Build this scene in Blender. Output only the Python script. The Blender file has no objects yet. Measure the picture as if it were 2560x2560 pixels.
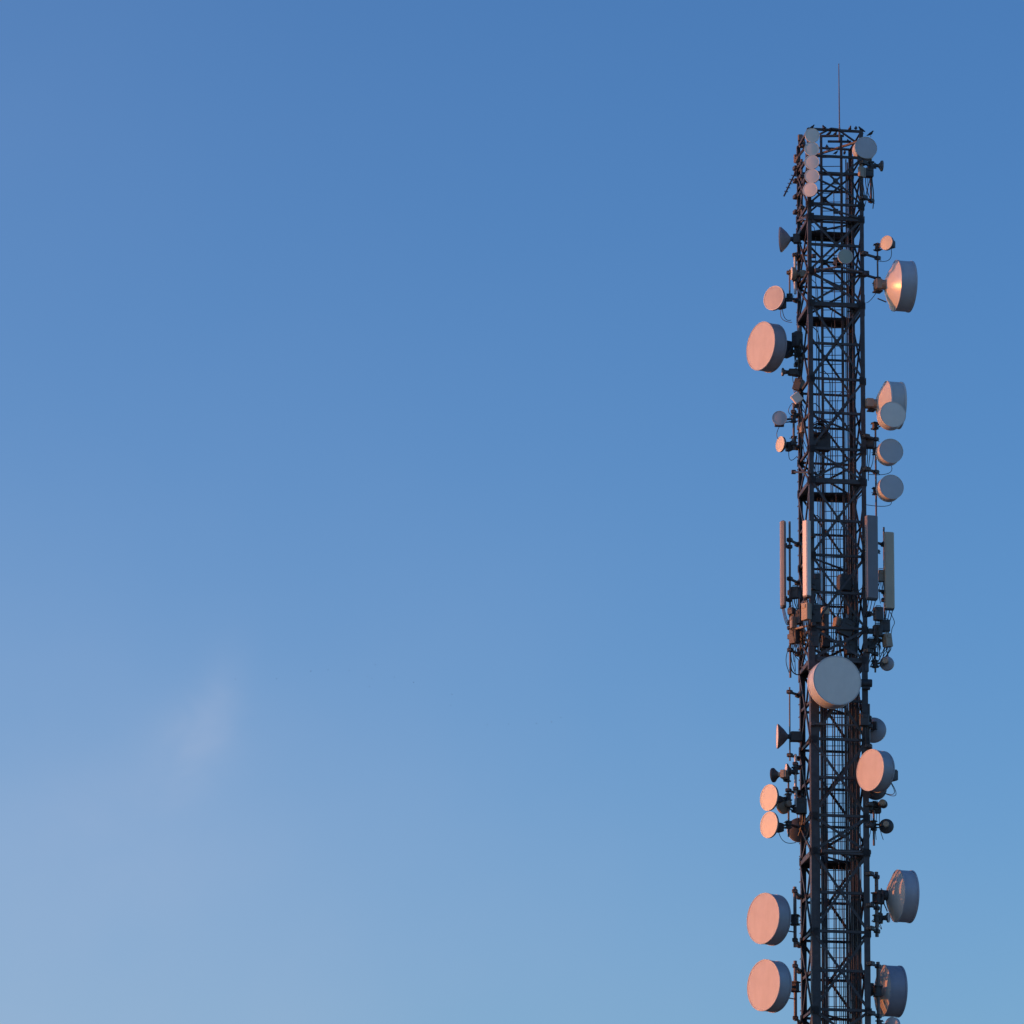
import bpy, math, random
from mathutils import Vector, Matrix
random.seed(7)
SC = bpy.context.scene
COL = SC.collection
R = math.radians

# ------------------------------------------------------------------ camera
F_PX, SIZE = 12000.0, 2560
CAM_POS = Vector((0, 0, 1.7))
PITCH, ROLL = 15.5, 0.65
cam = bpy.data.cameras.new("camera")
cam.sensor_width = 36.0
cam.lens = 36.0 * F_PX / SIZE
cam.clip_start, cam.clip_end = 1.0, 8000.0
cam_o = bpy.data.objects.new("camera", cam)
CAM_M = Matrix.Rotation(R(90 + PITCH), 3, 'X') @ Matrix.Rotation(R(ROLL), 3, 'Z')
cam_o.matrix_world = Matrix.Translation(CAM_POS) @ CAM_M.to_4x4()
COL.objects.link(cam_o)
SC.camera = cam_o

# ------------------------------------------------------------------ sky, sun, exposure
SUN_AZ, SUN_EL = -92.0, 3.6          # azimuth from +Y (negative: to the left), elevation
w = bpy.data.worlds.new("World")
SC.world = w
w.use_nodes = True
nt = w.node_tree
bg = nt.nodes['Background']


def N(tree, kind, **kw):
    n = tree.nodes.new(kind)
    for k, v in kw.items():
        if k == 'inp':
            for i, x in v.items():
                n.inputs[i].default_value = x
        else:
            setattr(n, k, v)
    return n


sky = N(nt, 'ShaderNodeTexSky', sky_type='NISHITA', sun_disc=False, sun_elevation=R(SUN_EL),
        sun_rotation=R(SUN_AZ), ozone_density=3.1, air_density=1.0, dust_density=0.5)
gam = N(nt, 'ShaderNodeGamma', inp={1: 1.25})
nt.links.new(sky.outputs[0], gam.inputs[0])
air = N(nt, 'ShaderNodeMix', data_type='RGBA', blend_type='MULTIPLY', inp={0: 1.0})     # evening air: a touch less green
nt.links.new(gam.outputs[0], air.inputs[6])
air.inputs[7].default_value = (1.0, 0.965, 1.08, 1)
SKY_STRENGTH = 0.15

# high thin evening cloud: soft patches fixed at compass bearings / elevations of the sky
tc = N(nt, 'ShaderNodeTexCoord')
sep = N(nt, 'ShaderNodeSeparateXYZ')
nt.links.new(tc.outputs['Generated'], sep.inputs[0])


def M_(op, a, b=None, clamp=False):
    n = N(nt, 'ShaderNodeMath', operation=op, use_clamp=clamp)
    for i, x in enumerate((a, b)):
        if x is None:
            continue
        if isinstance(x, (int, float)):
            n.inputs[i].default_value = x
        else:
            nt.links.new(x, n.inputs[i])
    return n.outputs[0]


azim = M_('MULTIPLY', M_('ARCTAN2', sep.outputs[0], sep.outputs[1]), 180 / math.pi)
elev = M_('MULTIPLY', M_('ARCSINE', sep.outputs[2]), 180 / math.pi)
nz = N(nt, 'ShaderNodeTexNoise', inp={'Scale': 9.0, 'Detail': 4.0, 'Roughness': 0.5})
nt.links.new(tc.outputs['Generated'], nz.inputs['Vector'])
wob = M_('SUBTRACT', nz.outputs['Fac'], 0.5)


def patch(az, el, sa, se, rot, amp, warp=1.0):
    """soft elliptical cloud patch, degrees"""
    c, s = math.cos(R(rot)), math.sin(R(rot))
    x = M_('ADD', M_('SUBTRACT', azim, az), M_('MULTIPLY', wob, warp))
    y = M_('ADD', M_('SUBTRACT', elev, el), M_('MULTIPLY', wob, warp * .6))
    u = M_('DIVIDE', M_('ADD', M_('MULTIPLY', x, c), M_('MULTIPLY', y, s)), sa)
    v = M_('DIVIDE', M_('SUBTRACT', M_('MULTIPLY', y, c), M_('MULTIPLY', x, s)), se)
    d = M_('ADD', M_('MULTIPLY', u, u), M_('MULTIPLY', v, v))
    return M_('MULTIPLY', M_('EXPONENT', M_('MULTIPLY', d, -1.0)), amp)


n2 = N(nt, 'ShaderNodeTexNoise', inp={'Scale': 95.0, 'Detail': 6.0, 'Roughness': 0.55, 'Distortion': 0.6})
nt.links.new(tc.outputs['Generated'], n2.inputs['Vector'])
rag = M_('ADD', 0.35, M_('MULTIPLY', n2.outputs['Fac'], 1.3))               # ragged wisps
n3 = N(nt, 'ShaderNodeTexNoise', inp={'Scale': 22.0, 'Detail': 5.0, 'Roughness': 0.5})
nt.links.new(tc.outputs['Generated'], n3.inputs['Vector'])
unev = M_('ADD', 0.72, M_('MULTIPLY', n3.outputs['Fac'], 0.56))             # uneven haze
wisp = patch(-3.72, 12.95, 0.30, 0.75, -17, 0.125, 1.0)
for p in ((-3.95, 12.75, 0.55, 0.45, -30, 0.07, 0.8), (-4.6, 12.2, 1.6, 0.55, 20, 0.06, 1.4), (-4.2, 11.3, 1.3, 0.6, 14, 0.05, 1.4)):
    wisp = M_('ADD', wisp, patch(*p))
haze_ = patch(-8.0, 9.6, 9.0, 5.4, 0, 0.335, 1.0)
for p in ((0.0, 7.8, 80.0, 4.2, 0, 0.10, 0.5), (-9.0, 20.5, 6.0, 4.0, 0, 0.065, 1.0), (-1.0, 15.0, 7.0, 6.0, 0, 0.02, 0.5)):
    haze_ = M_('ADD', haze_, patch(*p))
mask = M_('ADD', M_('MULTIPLY', wisp, rag), M_('MULTIPLY', haze_, unev))
mask = M_('MULTIPLY', mask, 1.0, clamp=True)
mix = N(nt, 'ShaderNodeMix', data_type='RGBA')
nt.links.new(mask, mix.inputs[0])
nt.links.new(air.outputs[2], mix.inputs[6])
mix.inputs[7].default_value = (1.27, 1.47, 1.95, 1)
nt.links.new(mix.outputs[2], bg.inputs[0])
bg.inputs[1].default_value = SKY_STRENGTH

sun = bpy.data.lights.new("sun", 'SUN')
sun.energy = 1.25
sun.angle = R(0.5)
sun.color = (1.0, 0.27, 0.06)
sun_o = bpy.data.objects.new("sun", sun)
sd = Vector((math.sin(R(SUN_AZ)) * math.cos(R(SUN_EL)), math.cos(R(SUN_AZ)) * math.cos(R(SUN_EL)), math.sin(R(SUN_EL))))
sun_o.rotation_euler = (-sd).to_track_quat('-Z', 'Y').to_euler()
COL.objects.link(sun_o)
vs = SC.view_settings
vs.view_transform = 'Standard'
vs.look = 'None'
vs.gamma = 1.0
vs.use_curve_mapping = False
vs.exposure = 1.23

# ------------------------------------------------------------------ where things stand
DIST = 115.6                               # metres along +Y to the tower axis


def P(px, py, d=0.0):
    """point on the vertical plane d metres behind the tower axis, seen at photo position px, py"""
    v = CAM_M @ Vector(((px - 1280) / F_PX, (1280 - py) / F_PX, -1))
    return CAM_POS + v * ((DIST + d - CAM_POS.y) / v.y)


AX = P(2081, 1500, 0).x
VA = math.atan2(AX, DIST)                  # bearing of the tower


def V(xv, dv, z):
    """view-aligned offset (right, away) from the tower axis"""
    return Vector((AX + xv * math.cos(VA) + dv * math.sin(VA), DIST - xv * math.sin(VA) + dv * math.cos(VA), z))


NEAR, RIGHT, FAR, LEFT = (-.55, -.83), (.86, -.56), (.57, .85), (-.84, .58)
CORN = [NEAR, RIGHT, FAR, LEFT]
H = 0.69


def T(s, t, z):
    """square tower frame: s along near-right face, t along near-left face, in half sides"""
    n, r, l = Vector(NEAR), Vector(RIGHT), Vector(LEFT)
    p = n + (r - n) * (s + 1) / 2 + (l - n) * (t + 1) / 2
    return V(p.x, p.y, z)


def ZN(y):
    return P(2028, y, -.81).z


def leg(c, y):
    x, d = CORN[c]
    return V(x, d, P(2081 + x * 100, y, d).z)


# ------------------------------------------------------------------ mesh builder
class MB:
    def __init__(self):
        self.v, self.f = [], []

    def add(self, vs, fs):
        o = len(self.v)
        self.v += [Vector(x) for x in vs]
        self.f += [tuple(i + o for i in f) for f in fs]
        return self

    def box(self, c, size, rot=None, bevel=0.0):
        x, y, z = [s / 2 for s in size]
        c = Vector(c)
        if bevel > 0:
            b = min(bevel, x * .9, y * .9)
            pr = [(-x + b, -y), (x - b, -y), (x, -y + b), (x, y - b), (x - b, y), (-x + b, y), (-x, y - b), (-x, -y + b)]
            k = (min(x, y) - b * .6) / min(x, y)
            rings = [(k, -z), (1, -z + b * .6), (1, z - b * .6), (k, z)]
            vs = [Vector((px * s, py * s, h)) for s, h in rings for px, py in pr]
            n = 8
            fs = [tuple(range(n))[::-1], tuple(range(3 * n, 4 * n))]
            for r_ in range(3):
                for i in range(n):
                    fs.append((r_ * n + i, r_ * n + (i + 1) % n, (r_ + 1) * n + (i + 1) % n, (r_ + 1) * n + i))
        else:
            vs = [Vector((sx * x, sy * y, sz * z)) for sz in (-1, 1) for sy in (-1, 1) for sx in (-1, 1)]
            fs = [(0, 2, 3, 1), (4, 5, 7, 6), (0, 1, 5, 4), (2, 6, 7, 3), (0, 4, 6, 2), (1, 3, 7, 5)]
        if rot is not None:
            vs = [rot @ p for p in vs]
        return self.add([p + c for p in vs], fs)

    def bar(self, a, b, w_, h, up=(0, 0, 1)):
        a, b = Vector(a), Vector(b)
        d = (b - a)
        L = d.length
        if L < 1e-5:
            return self
        z = d / L
        up = Vector(up)
        if abs(z.dot(up)) > .98:
            up = Vector((0, 1, 0))
        x = up.cross(z).normalized()
        y = z.cross(x)
        return self.box((a + b) / 2, (w_, h, L), Matrix((x, y, z)).transposed())

    def tube(self, pts, r, seg=8, cap=True):
        pts = [Vector(p) for p in pts]
        rr = r if isinstance(r, (list, tuple)) else [r] * len(pts)
        vs, fs = [], []
        prev = None
        for i, p in enumerate(pts):
            d = (pts[min(i + 1, len(pts) - 1)] - pts[max(i - 1, 0)]).normalized()
            if prev is None:
                u = Vector((0, 0, 1)) if abs(d.z) < .9 else Vector((1, 0, 0))
                x = u.cross(d).normalized()
            else:
                x = (prev - d * prev.dot(d)).normalized()
            prev = x
            y = d.cross(x)
            for k in range(seg):
                a = 2 * math.pi * k / seg
                vs.append(p + (x * math.cos(a) + y * math.sin(a)) * rr[i])
        for i in range(len(pts) - 1):
            for k in range(seg):
                k2 = (k + 1) % seg
                fs.append((i * seg + k, i * seg + k2, (i + 1) * seg + k2, (i + 1) * seg + k))
        if cap:
            fs.append(tuple(range(seg))[::-1])
            fs.append(tuple(range((len(pts) - 1) * seg, len(pts) * seg)))
        return self.add(vs, fs)

    def lathe(self, prof, seg=48, c=(0, 0, 0), axis='Y'):
        """prof: (radius, y) list turned about the y axis; radius 0 makes a pole"""
        c = Vector(c)
        vs, fs, rows = [], [], []
        for r_, y in prof:
            if r_ < 1e-6:
                rows.append([len(vs)])
                vs.append(Vector((0, y, 0)))
            else:
                rows.append(list(range(len(vs), len(vs) + seg)))
                for k in range(seg):
                    a = 2 * math.pi * k / seg
                    vs.append(Vector((r_ * math.cos(a), y, r_ * math.sin(a))))
        for A, B in zip(rows, rows[1:]):
            for k in range(seg):
                k2 = (k + 1) % seg
                if len(A) == 1 and len(B) == 1:
                    continue
                if len(A) == 1:
                    fs.append((A[0], B[k2], B[k]))
                elif len(B) == 1:
                    fs.append((A[k], A[k2], B[0]))
                else:
                    fs.append((A[k], A[k2], B[k2], B[k]))
        if axis == 'Z':
            vs = [Vector((p.x, -p.z, p.y)) for p in vs]
        return self.add([p + c for p in vs], fs)

    def build(self, name, mat, parent=None, origin=None, smooth=True):
        o_ = Vector(origin) if origin is not None else Vector((0, 0, 0))
        me = bpy.data.meshes.new(name)
        me.from_pydata([tuple(p - o_) for p in self.v], [], self.f)
        me.validate()
        import bmesh
        bm = bmesh.new()
        bm.from_mesh(me)
        bmesh.ops.recalc_face_normals(bm, faces=bm.faces)
        bm.to_mesh(me)
        bm.free()
        if smooth:
            me.shade_smooth()
            me.set_sharp_from_angle(angle=R(38))
        me.materials.append(mat)
        ob = bpy.data.objects.new(name, me)
        COL.objects.link(ob)
        if parent is not None:
            ob.parent = parent
        return ob


def thing(name, label, cat, loc, rotz=0.0, group=None):
    o = bpy.data.objects.new(name, None)
    o.empty_display_size = .2
    o.location = loc
    o.rotation_euler = (0, 0, rotz)
    COL.objects.link(o)
    o['label'] = label
    o['category'] = cat
    if group:
        o['group'] = group
    return o


# ------------------------------------------------------------------ materials
def mat(name, col, rough=.5, metal=0.0, var=.12, scale=6.0, streak=0.0, spec=.5, bump=0.0, tint=None):
    m = bpy.data.materials.new(name)
    m.use_nodes = True
    t = m.node_tree
    b = t.nodes['Principled BSDF']
    b.inputs['Roughness'].default_value = rough
    b.inputs['Metallic'].default_value = metal
    b.inputs['Specular IOR Level'].default_value = spec
    co = N(t, 'ShaderNodeTexCoord')
    n1 = N(t, 'ShaderNodeTexNoise', inp={'Scale': scale, 'Detail': 6.0, 'Roughness': .6})
    t.links.new(co.outputs['Object'], n1.inputs['Vector'])
    rp = N(t, 'ShaderNodeValToRGB')
    lo = [c * (1 - var) for c in col]
    hi = [min(1, c * (1 + var)) for c in col]
    if tint:
        lo = [a * b_ for a, b_ in zip(lo, tint)]
    rp.color_ramp.elements[0].position = .32
    rp.color_ramp.elements[1].position = .68
    rp.color_ramp.elements[0].color = (*lo, 1)
    rp.color_ramp.elements[1].color = (*hi, 1)
    t.links.new(n1.outputs['Fac'], rp.inputs[0])
    out = rp.outputs[0]
    if streak > 0:                       # rain streaks and grime
        mp = N(t, 'ShaderNodeMapping')
        mp.inputs['Scale'].default_value = (8, 8, 1.2)
        t.links.new(co.outputs['Object'], mp.inputs['Vector'])
        n2 = N(t, 'ShaderNodeTexNoise', inp={'Scale': 1.0, 'Detail': 3.0})
        t.links.new(mp.outputs[0], n2.inputs['Vector'])
        r2 = N(t, 'ShaderNodeValToRGB')
        r2.color_ramp.elements[0].position = .45
        r2.color_ramp.elements[1].position = .75
        r2.color_ramp.elements[0].color = (0, 0, 0, 1)
        r2.color_ramp.elements[1].color = (streak, streak, streak, 1)
        t.links.new(n2.outputs['Fac'], r2.inputs[0])
        mx = N(t, 'ShaderNodeMix', data_type='RGBA')
        t.links.new(r2.outputs[0], mx.inputs[0])
        t.links.new(out, mx.inputs[6])
        mx.inputs[7].default_value = (col[0] * .55, col[1] * .5, col[2] * .45, 1)
        out = mx.outputs[2]
    t.links.new(out, b.inputs['Base Color'])
    if bump > 0:
        bp = N(t, 'ShaderNodeBump', inp={'Strength': bump, 'Distance': .02})
        t.links.new(n1.outputs['Fac'], bp.inputs['Height'])
        t.links.new(bp.outputs[0], b.inputs['Normal'])
    return m


STEEL = mat('weathered_steel', (.060, .054, .058), .55, .0, .35, 5, streak=.3, bump=.15)
STEEL2 = mat('galvanised_grey_steel', (.13, .10, .09), .5, .0, .25, 5, streak=.3)
BRACK = mat('dark_bracket_steel', (.05, .05, .054), .55, 0, .3, 12)
POLE = mat('pole_steel', (.13, .105, .10), .45, 0, .25, 8)
PALE = mat('pale_pole_paint', (.62, .62, .60), .5, 0, .08, 5)
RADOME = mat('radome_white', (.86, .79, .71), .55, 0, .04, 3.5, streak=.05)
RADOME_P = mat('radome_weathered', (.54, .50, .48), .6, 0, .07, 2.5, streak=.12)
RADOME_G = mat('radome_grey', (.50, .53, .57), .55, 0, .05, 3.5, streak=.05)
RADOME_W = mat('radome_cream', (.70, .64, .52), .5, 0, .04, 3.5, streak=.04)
RIM = mat('rim_pale', (.66, .64, .62), .5, 0, .06, 8)
SHROUD = mat('shroud_grey', (.34, .35, .39), .5, 0, .10, 3, streak=.2)
SHROUD_L = mat('shroud_light', (.52, .53, .53), .5, 0, .06, 3, streak=.15)
REFL = mat('reflector_paint', (.62, .60, .57), .8, 0, .06, 3, streak=.12, spec=.15)
REFL_S = mat('reflector_gloss', (.70, .68, .66), .28, 0, .06, 3, streak=.12, spec=.6)
REFL_D = mat('reflector_dark', (.13, .13, .14), .5, 0, .12, 4, streak=.15)
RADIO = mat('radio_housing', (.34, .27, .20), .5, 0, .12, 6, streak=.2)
RADIO_D = mat('radio_housing_dark', (.065, .062, .065), .55, 0, .25, 6, streak=.2)
PANEL = mat('panel_grey', (.56, .48, .36), .5, 0, .06, 3, streak=.15)
PANEL_D = mat('panel_slate', (.20, .20, .22), .5, 0, .08, 3, streak=.15)
RUBBER = mat('cable_black', (.022, .022, .025), .45, 0, .2, 20)
FEEDER = mat('feeder_cable', (.045, .048, .055), .4, 0, .2, 10)
FEATHER = mat('bird_feathers', (.020, .018, .020), .5, 0, .3, 40)
BEAK = mat('bird_beak', (.10, .07, .03), .5, 0, .1, 20)
GRASS = mat('ground_dry_grass', (.26, .20, .12), .9, 0, .5, .05, bump=.4)
CONC = mat('concrete', (.30, .29, .27), .8, 0, .2, 2)

# ------------------------------------------------------------------ ground
g = MB()
nr, ns = [0, 20, 60, 150, 400, 1000, 2500, 5000], 64
vs, fs = [Vector((0, 60, 0))], []
for i, rr in enumerate(nr[1:]):
    for k in range(ns):
        a = 2 * math.pi * k / ns
        vs.append(Vector((rr * math.cos(a), 60 + rr * math.sin(a), 0)))
for k in range(ns):
    fs.append((0, 1 + k, 1 + (k + 1) % ns))
for i in range(len(nr) - 2):
    for k in range(ns):
        a, b = 1 + i * ns, 1 + (i + 1) * ns
        fs.append((a + k, b + k, b + (k + 1) % ns, a + (k + 1) % ns))
g.add(vs, fs)
gr = g.build('ground', GRASS)
gr['kind'] = 'structure'

# ------------------------------------------------------------------ lattice tower
BASE = Vector((AX, DIST, 0))
tower = thing('lattice_tower', 'tall square steel lattice tower crowded with dishes and antennas', 'tower', BASE)
TOP_Z = ZN(322)
LEV = [322, 388, 430, 508, 540, 610, 675, 756, 857, 945, 1030, 1120, 1198, 1300, 1387, 1480, 1568, 1645, 1750, 1847, 1943, 2038,
       2126, 2231, 2328, 2426, 2524, 2622]
DECKS = [540, 756, 1198, 1645, 2126]
LZ = [ZN(y) for y in LEV]
low = LZ[-1]
while low > 3.2:                            # plainer bays down to the footing
    low -= 2.0
    LZ.append(max(low, 1.2))
NV = len(LEV)


def leg_size(z, c):
    big = z < ZN(1645)
    mid = z < ZN(756)
    if c == 0:
        return .205 if big else (.115 if mid else .095)
    return .135 if big else (.10 if mid else .085)


def face_dir(a, b):
    p, q = Vector(CORN[a]), Vector(CORN[b])
    v = V(q.x, q.y, 0) - V(p.x, p.y, 0)
    return v.normalized()


for c in range(4):                          # rolled angle legs, heavier lower down
    m = MB()
    d1, d2 = face_dir(c, (c + 1) % 4), face_dir(c, (c - 1) % 4)
    x, d = CORN[c]
    cuts = [0.3, ZN(1645), ZN(756), TOP_Z + .03]
    for z0, z1 in zip(cuts, cuts[1:]):
        s = leg_size((z0 + z1) / 2, c)
        th = .016
        o = V(x, d, 0)
        zz = Vector((0, 0, 1))
        for u, v_ in ((d1, d2), (d2, d1)):
            a = o + u * (s / 2 - (0 if u is d1 else -th)) + v_ * th / 2
            m.bar(a + zz * z0, a + zz * z1, s, th, up=v_)
        m.bar(o + d1 * .03 + d2 * .03 + zz * (z1 - .28), o + d1 * .03 + d2 * .03 + zz * (z1 + .28 if z1 < TOP_Z else z1), s * .75, s * .75, up=d1)
    zz0 = low
    if c == 3:                              # step bolts
        z = ZN(2600)
        while z < TOP_Z - .5:
            o = V(x, d, z)
            m.bar(o, o - (d1 if c == 3 else d2) * .09, .018, .018)
            z += .32
    m.build('leg', STEEL, tower, BASE)

# gusset helper + X braces over pairs of bays
def off(a, b):
    """outward normal of the face a-b"""
    fd = face_dir(a, b)
    n = Vector((fd.y, -fd.x, 0))
    p, q = Vector(CORN[a]), Vector(CORN[b])
    mid = V((p.x + q.x) / 2, (p.y + q.y) / 2, 0) - V(0, 0, 0)
    return n if n.dot(mid) > 0 else -n


PAIRS = [(1, 3), (3, 4), (4, 6), (6, 7), (7, 9), (9, 11), (11, 12), (12, 14), (14, 16), (16, 17), (17, 19), (19, 21), (21, 22), (22, 24), (24, 26)]
k = NV - 1
PAIRS.append((26, 27))
while k < len(LZ) - 1:
    PAIRS.append((k, k + 1))
    k += 1
for a, b in ((0, 1), (1, 2), (2, 3), (3, 0)):
    fd, n = face_dir(a, b), off(a, b)
    pa, pb = CORN[a], CORN[b]
    for i, (l0, l1) in enumerate(PAIRS):
        z0, z1 = LZ[l1], LZ[l0]
        if z0 > LZ[5]:
            wd = .05
        else:
            wd = .055 if z0 > ZN(1645) else .065
        A0, A1 = V(*pa, z0) + fd * .03, V(*pa, z1) + fd * .03
        B0, B1 = V(*pb, z0) - fd * .03, V(*pb, z1) - fd * .03
        m = MB()
        single = (l1 - l0 == 1 and l1 < NV)
        m.bar(A1 + n * .012, B0 + n * .012, wd, .014, up=n)
        m.bar(A1 - n * .004, B0 - n * .004, .014, wd * .7, up=n)
        if not single or i % 3 == 0:
            m.bar(A0 - n * .022, B1 - n * .022, wd, .014, up=n)
            m.bar(A0 - n * .036, B1 - n * .036, .014, wd * .7, up=n)
        cpt = (A0 + A1 + B0 + B1) / 4
        m.bar(cpt - Vector((0, 0, .07)) - n * .006, cpt + Vector((0, 0, .07)) - n * .006, .13, .01, up=n)
        for q in (A1, B0, A0, B1):
            s_ = 1 if (q - cpt).dot(fd) < 0 else -1
            q2 = q + fd * s_ * .06 + n * .024
            m.bar(q2 - Vector((0, 0, .09)), q2 + Vector((0, 0, .09)), .13, .009, up=n)
        m.build('cross_brace', STEEL, tower, BASE)

for i, z in enumerate(LZ):                  # one frame of four horizontals at each level
    m = MB()
    for a, b in ((0, 1), (1, 2), (2, 3), (3, 0)):
        n, fd = off(a, b), face_dir(a, b)
        A, B = V(*CORN[a], z) + fd * .02 - n * .05, V(*CORN[b], z) - fd * .02 - n * .05
        t_ = .05 if z > ZN(1645) else .06
        m.bar(A, B, t_, .014, up=(0, 0, 1))
        m.bar(A + Vector((0, 0, .03)) + n * .02, B + Vector((0, 0, .03)) + n * .02, .014, t_, up=(0, 0, 1))
    if i % 4 == 2:                          # plan bracing
        m.bar(V(*CORN[0], z - .05), V(*CORN[2], z - .05), .04, .04)
    m.build('horizontal_frame', STEEL, tower, BASE)


def deck(y, name='deck_ring', parent=tower):
    """square plate ring with an eight-sided opening and a channel edge"""
    z = ZN(y)
    m = MB()
    top, bot = z - .02, z - .045
    q = .42
    outer = [(-1, -1), (-q, -1), (q, -1), (1, -1), (1, -q), (1, q), (1, 1), (q, 1), (-q, 1), (-1, 1), (-1, q), (-1, -q)]
    inn = {1: (-q, -.86), 2: (q, -.86), 4: (.82, -q), 5: (.82, q), 7: (q, .45), 8: (-q, .45), 10: (-.78, q), 11: (-.78, -q)}
    polys = [(1, 2), (4, 5), (7, 8), (10, 11)]
    vs_, fs_ = [], []

    def quad(pts):
        o = len(vs_)
        n_ = len(pts)
        for s, t in pts:
            vs_.append(T(s * .97, t * .97, top))
        for s, t in pts:
            vs_.append(T(s * .97, t * .97, bot))
        fs_.append(tuple(range(o, o + n_)))
        fs_.append(tuple(range(o + n_, o + 2 * n_))[::-1])
        for j in range(n_):
            j2 = (j + 1) % n_
            fs_.append((o + j, o + n_ + j, o + n_ + j2, o + j2))
    for a, b in polys:
        quad([outer[a], outer[b], inn[b], inn[a]])
    for a, c_, b in ((2, 3, 4), (5, 6, 7), (8, 9, 10), (11, 0, 1)):
        quad([outer[a], outer[c_], outer[b], inn[b], inn[a]])
    m.add(vs_, fs_)
    for i in range(4):
        a, b = i, (i + 1) % 4
        n, fd = off(a, b), face_dir(a, b)
        h = (.045, .08, .13, .09)[i]
        A, B = V(*CORN[a], z - .02 - h / 2) + n * .012, V(*CORN[b], z - .02 - h / 2) + n * .012
        m.bar(A, B, .012, h, up=n) if False else m.bar(A, B, h, .012, up=n)
        m.bar(A - n * .03 - Vector((0, 0, h / 2)), B - n * .03 - Vector((0, 0, h / 2)), .012, .06, up=n)
    m.build(name, STEEL, parent, BASE)


for y in DECKS:
    deck(y)

# top frame: guard rail hoop and diagonal stays
m = MB()
m.bar(P(2050, 335, -.5), P(2078, 321, -.76), .035, .04)
m.bar(P(2078, 321, -.76), P(2094, 323, -.72), .035, .04)
m.bar(P(2094, 323, -.72), P(2136, 353, .0), .035, .04)
m.build('top_hoop', STEEL, tower, BASE)
m = MB()
m.bar(V(-.30, .80, P(2050, 386, .8).z), V(.72, -.3, P(2150, 356, -.3).z), .05, .05)
m.build('stay', STEEL, tower, BASE)

# ladder inside: two stringers, rungs
lad = MB()
lz1 = P(2058, 341, .1).z
ladder = thing('ladder', 'long dark climbing ladder running up inside the lattice tower', 'ladder', V(.05, .1, 0))
LB = V(.05, .1, 0)
for xx in (-.205, .305):
    MB().bar(V(xx, .12, .3), V(xx, .12, lz1), .065, .06, up=(0, 1, 0)).build('stringer', STEEL, ladder, LB)
MB().bar(V(-.24, .12, lz1 + .02), V(.38, .12, lz1 + .02), .06, .05).build('top_bar', STEEL, ladder, LB)
rung = MB().tube([V(-.2, .12, 0), V(.3, .12, 0)], .010, 6).build('rung', STEEL, ladder, V(0, .12, 0))
z = P(2080, 2590, .12).z
first = True
rungs_low = MB()
zz = z - .24
while zz > .5:
    rungs_low.tube([V(-.2, .12, zz), V(.3, .12, zz)], .012, 5)
    zz -= .24
rl = rungs_low.build('lower_rung', STEEL, ladder, LB)
rl['kind'] = 'stuff'
off0 = V(0, .12, 0) - LB
while z < lz1 - .1:
    r_ = rung if first else rung.copy()
    if not first:
        COL.objects.link(r_)
        r_.parent = ladder
    r_.location = (off0.x, off0.y, z)
    first = False
    z += .2405
MB().tube([V(.11, .13, .4), V(.11, .13, P(2090, 480, .1).z)], .012, 6).build('safety_rail', STEEL2, ladder, LB)

# cable trays standing inside the tower
for x0, x1, dd, yt, nm in ((.36, .56, .42, 1290, 'tray'), (-.40, -.27, -.2, 1690, 'tray'), (.42, .60, -.35, 400, 'tray')):
    tr = thing('cable_tray', {1290: 'wide dark cable tray beside the far leg in the lower half of the tower',
                              1690: 'narrow dark cable tray behind the near leg below the big round dish',
                              400: 'slim dark cable tray rising to the top right dish'}[yt], 'cable tray', V((x0 + x1) / 2, dd, 0),
               group='cable trays in the tower')
    o = V((x0 + x1) / 2, dd, 0)
    zt_ = P(2081 + 50 * (x0 + x1), yt, dd).z
    rails = [x0, x1]
    for xx in rails:
        MB().bar(V(xx, dd, .3), V(xx, dd, zt_), .03, .05, up=(0, 1, 0)).build('rail', STEEL, tr, o)
    m = MB()
    zq = .6
    while zq < zt_:
        m.bar(V(x0 + .015, dd, zq), V(x1 - .015, dd, zq), .03, .02)
        zq += .6
    m.build('crossbar', STEEL, tr, o)
    if yt == 1290:
        MB().bar(V((x0 + x1) / 2, dd + .035, .5), V((x0 + x1) / 2, dd + .035, zt_ - .1), x1 - x0 - .05, .006, up=(0, 1, 0)).build('back_sheet', STEEL, tr, o)
    m = MB()
    nn = 3 if yt == 1290 else 2
    for i in range(nn):
        xx = x0 + .04 + (x1 - x0 - .08) * i / (nn - 1)
        m.tube([V(xx, dd - .05, .4), V(xx, dd - .05, zt_ - .1 - .15 * i)], .018, 6)
    m.build('strapped_cables', FEEDER, tr, o)

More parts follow.
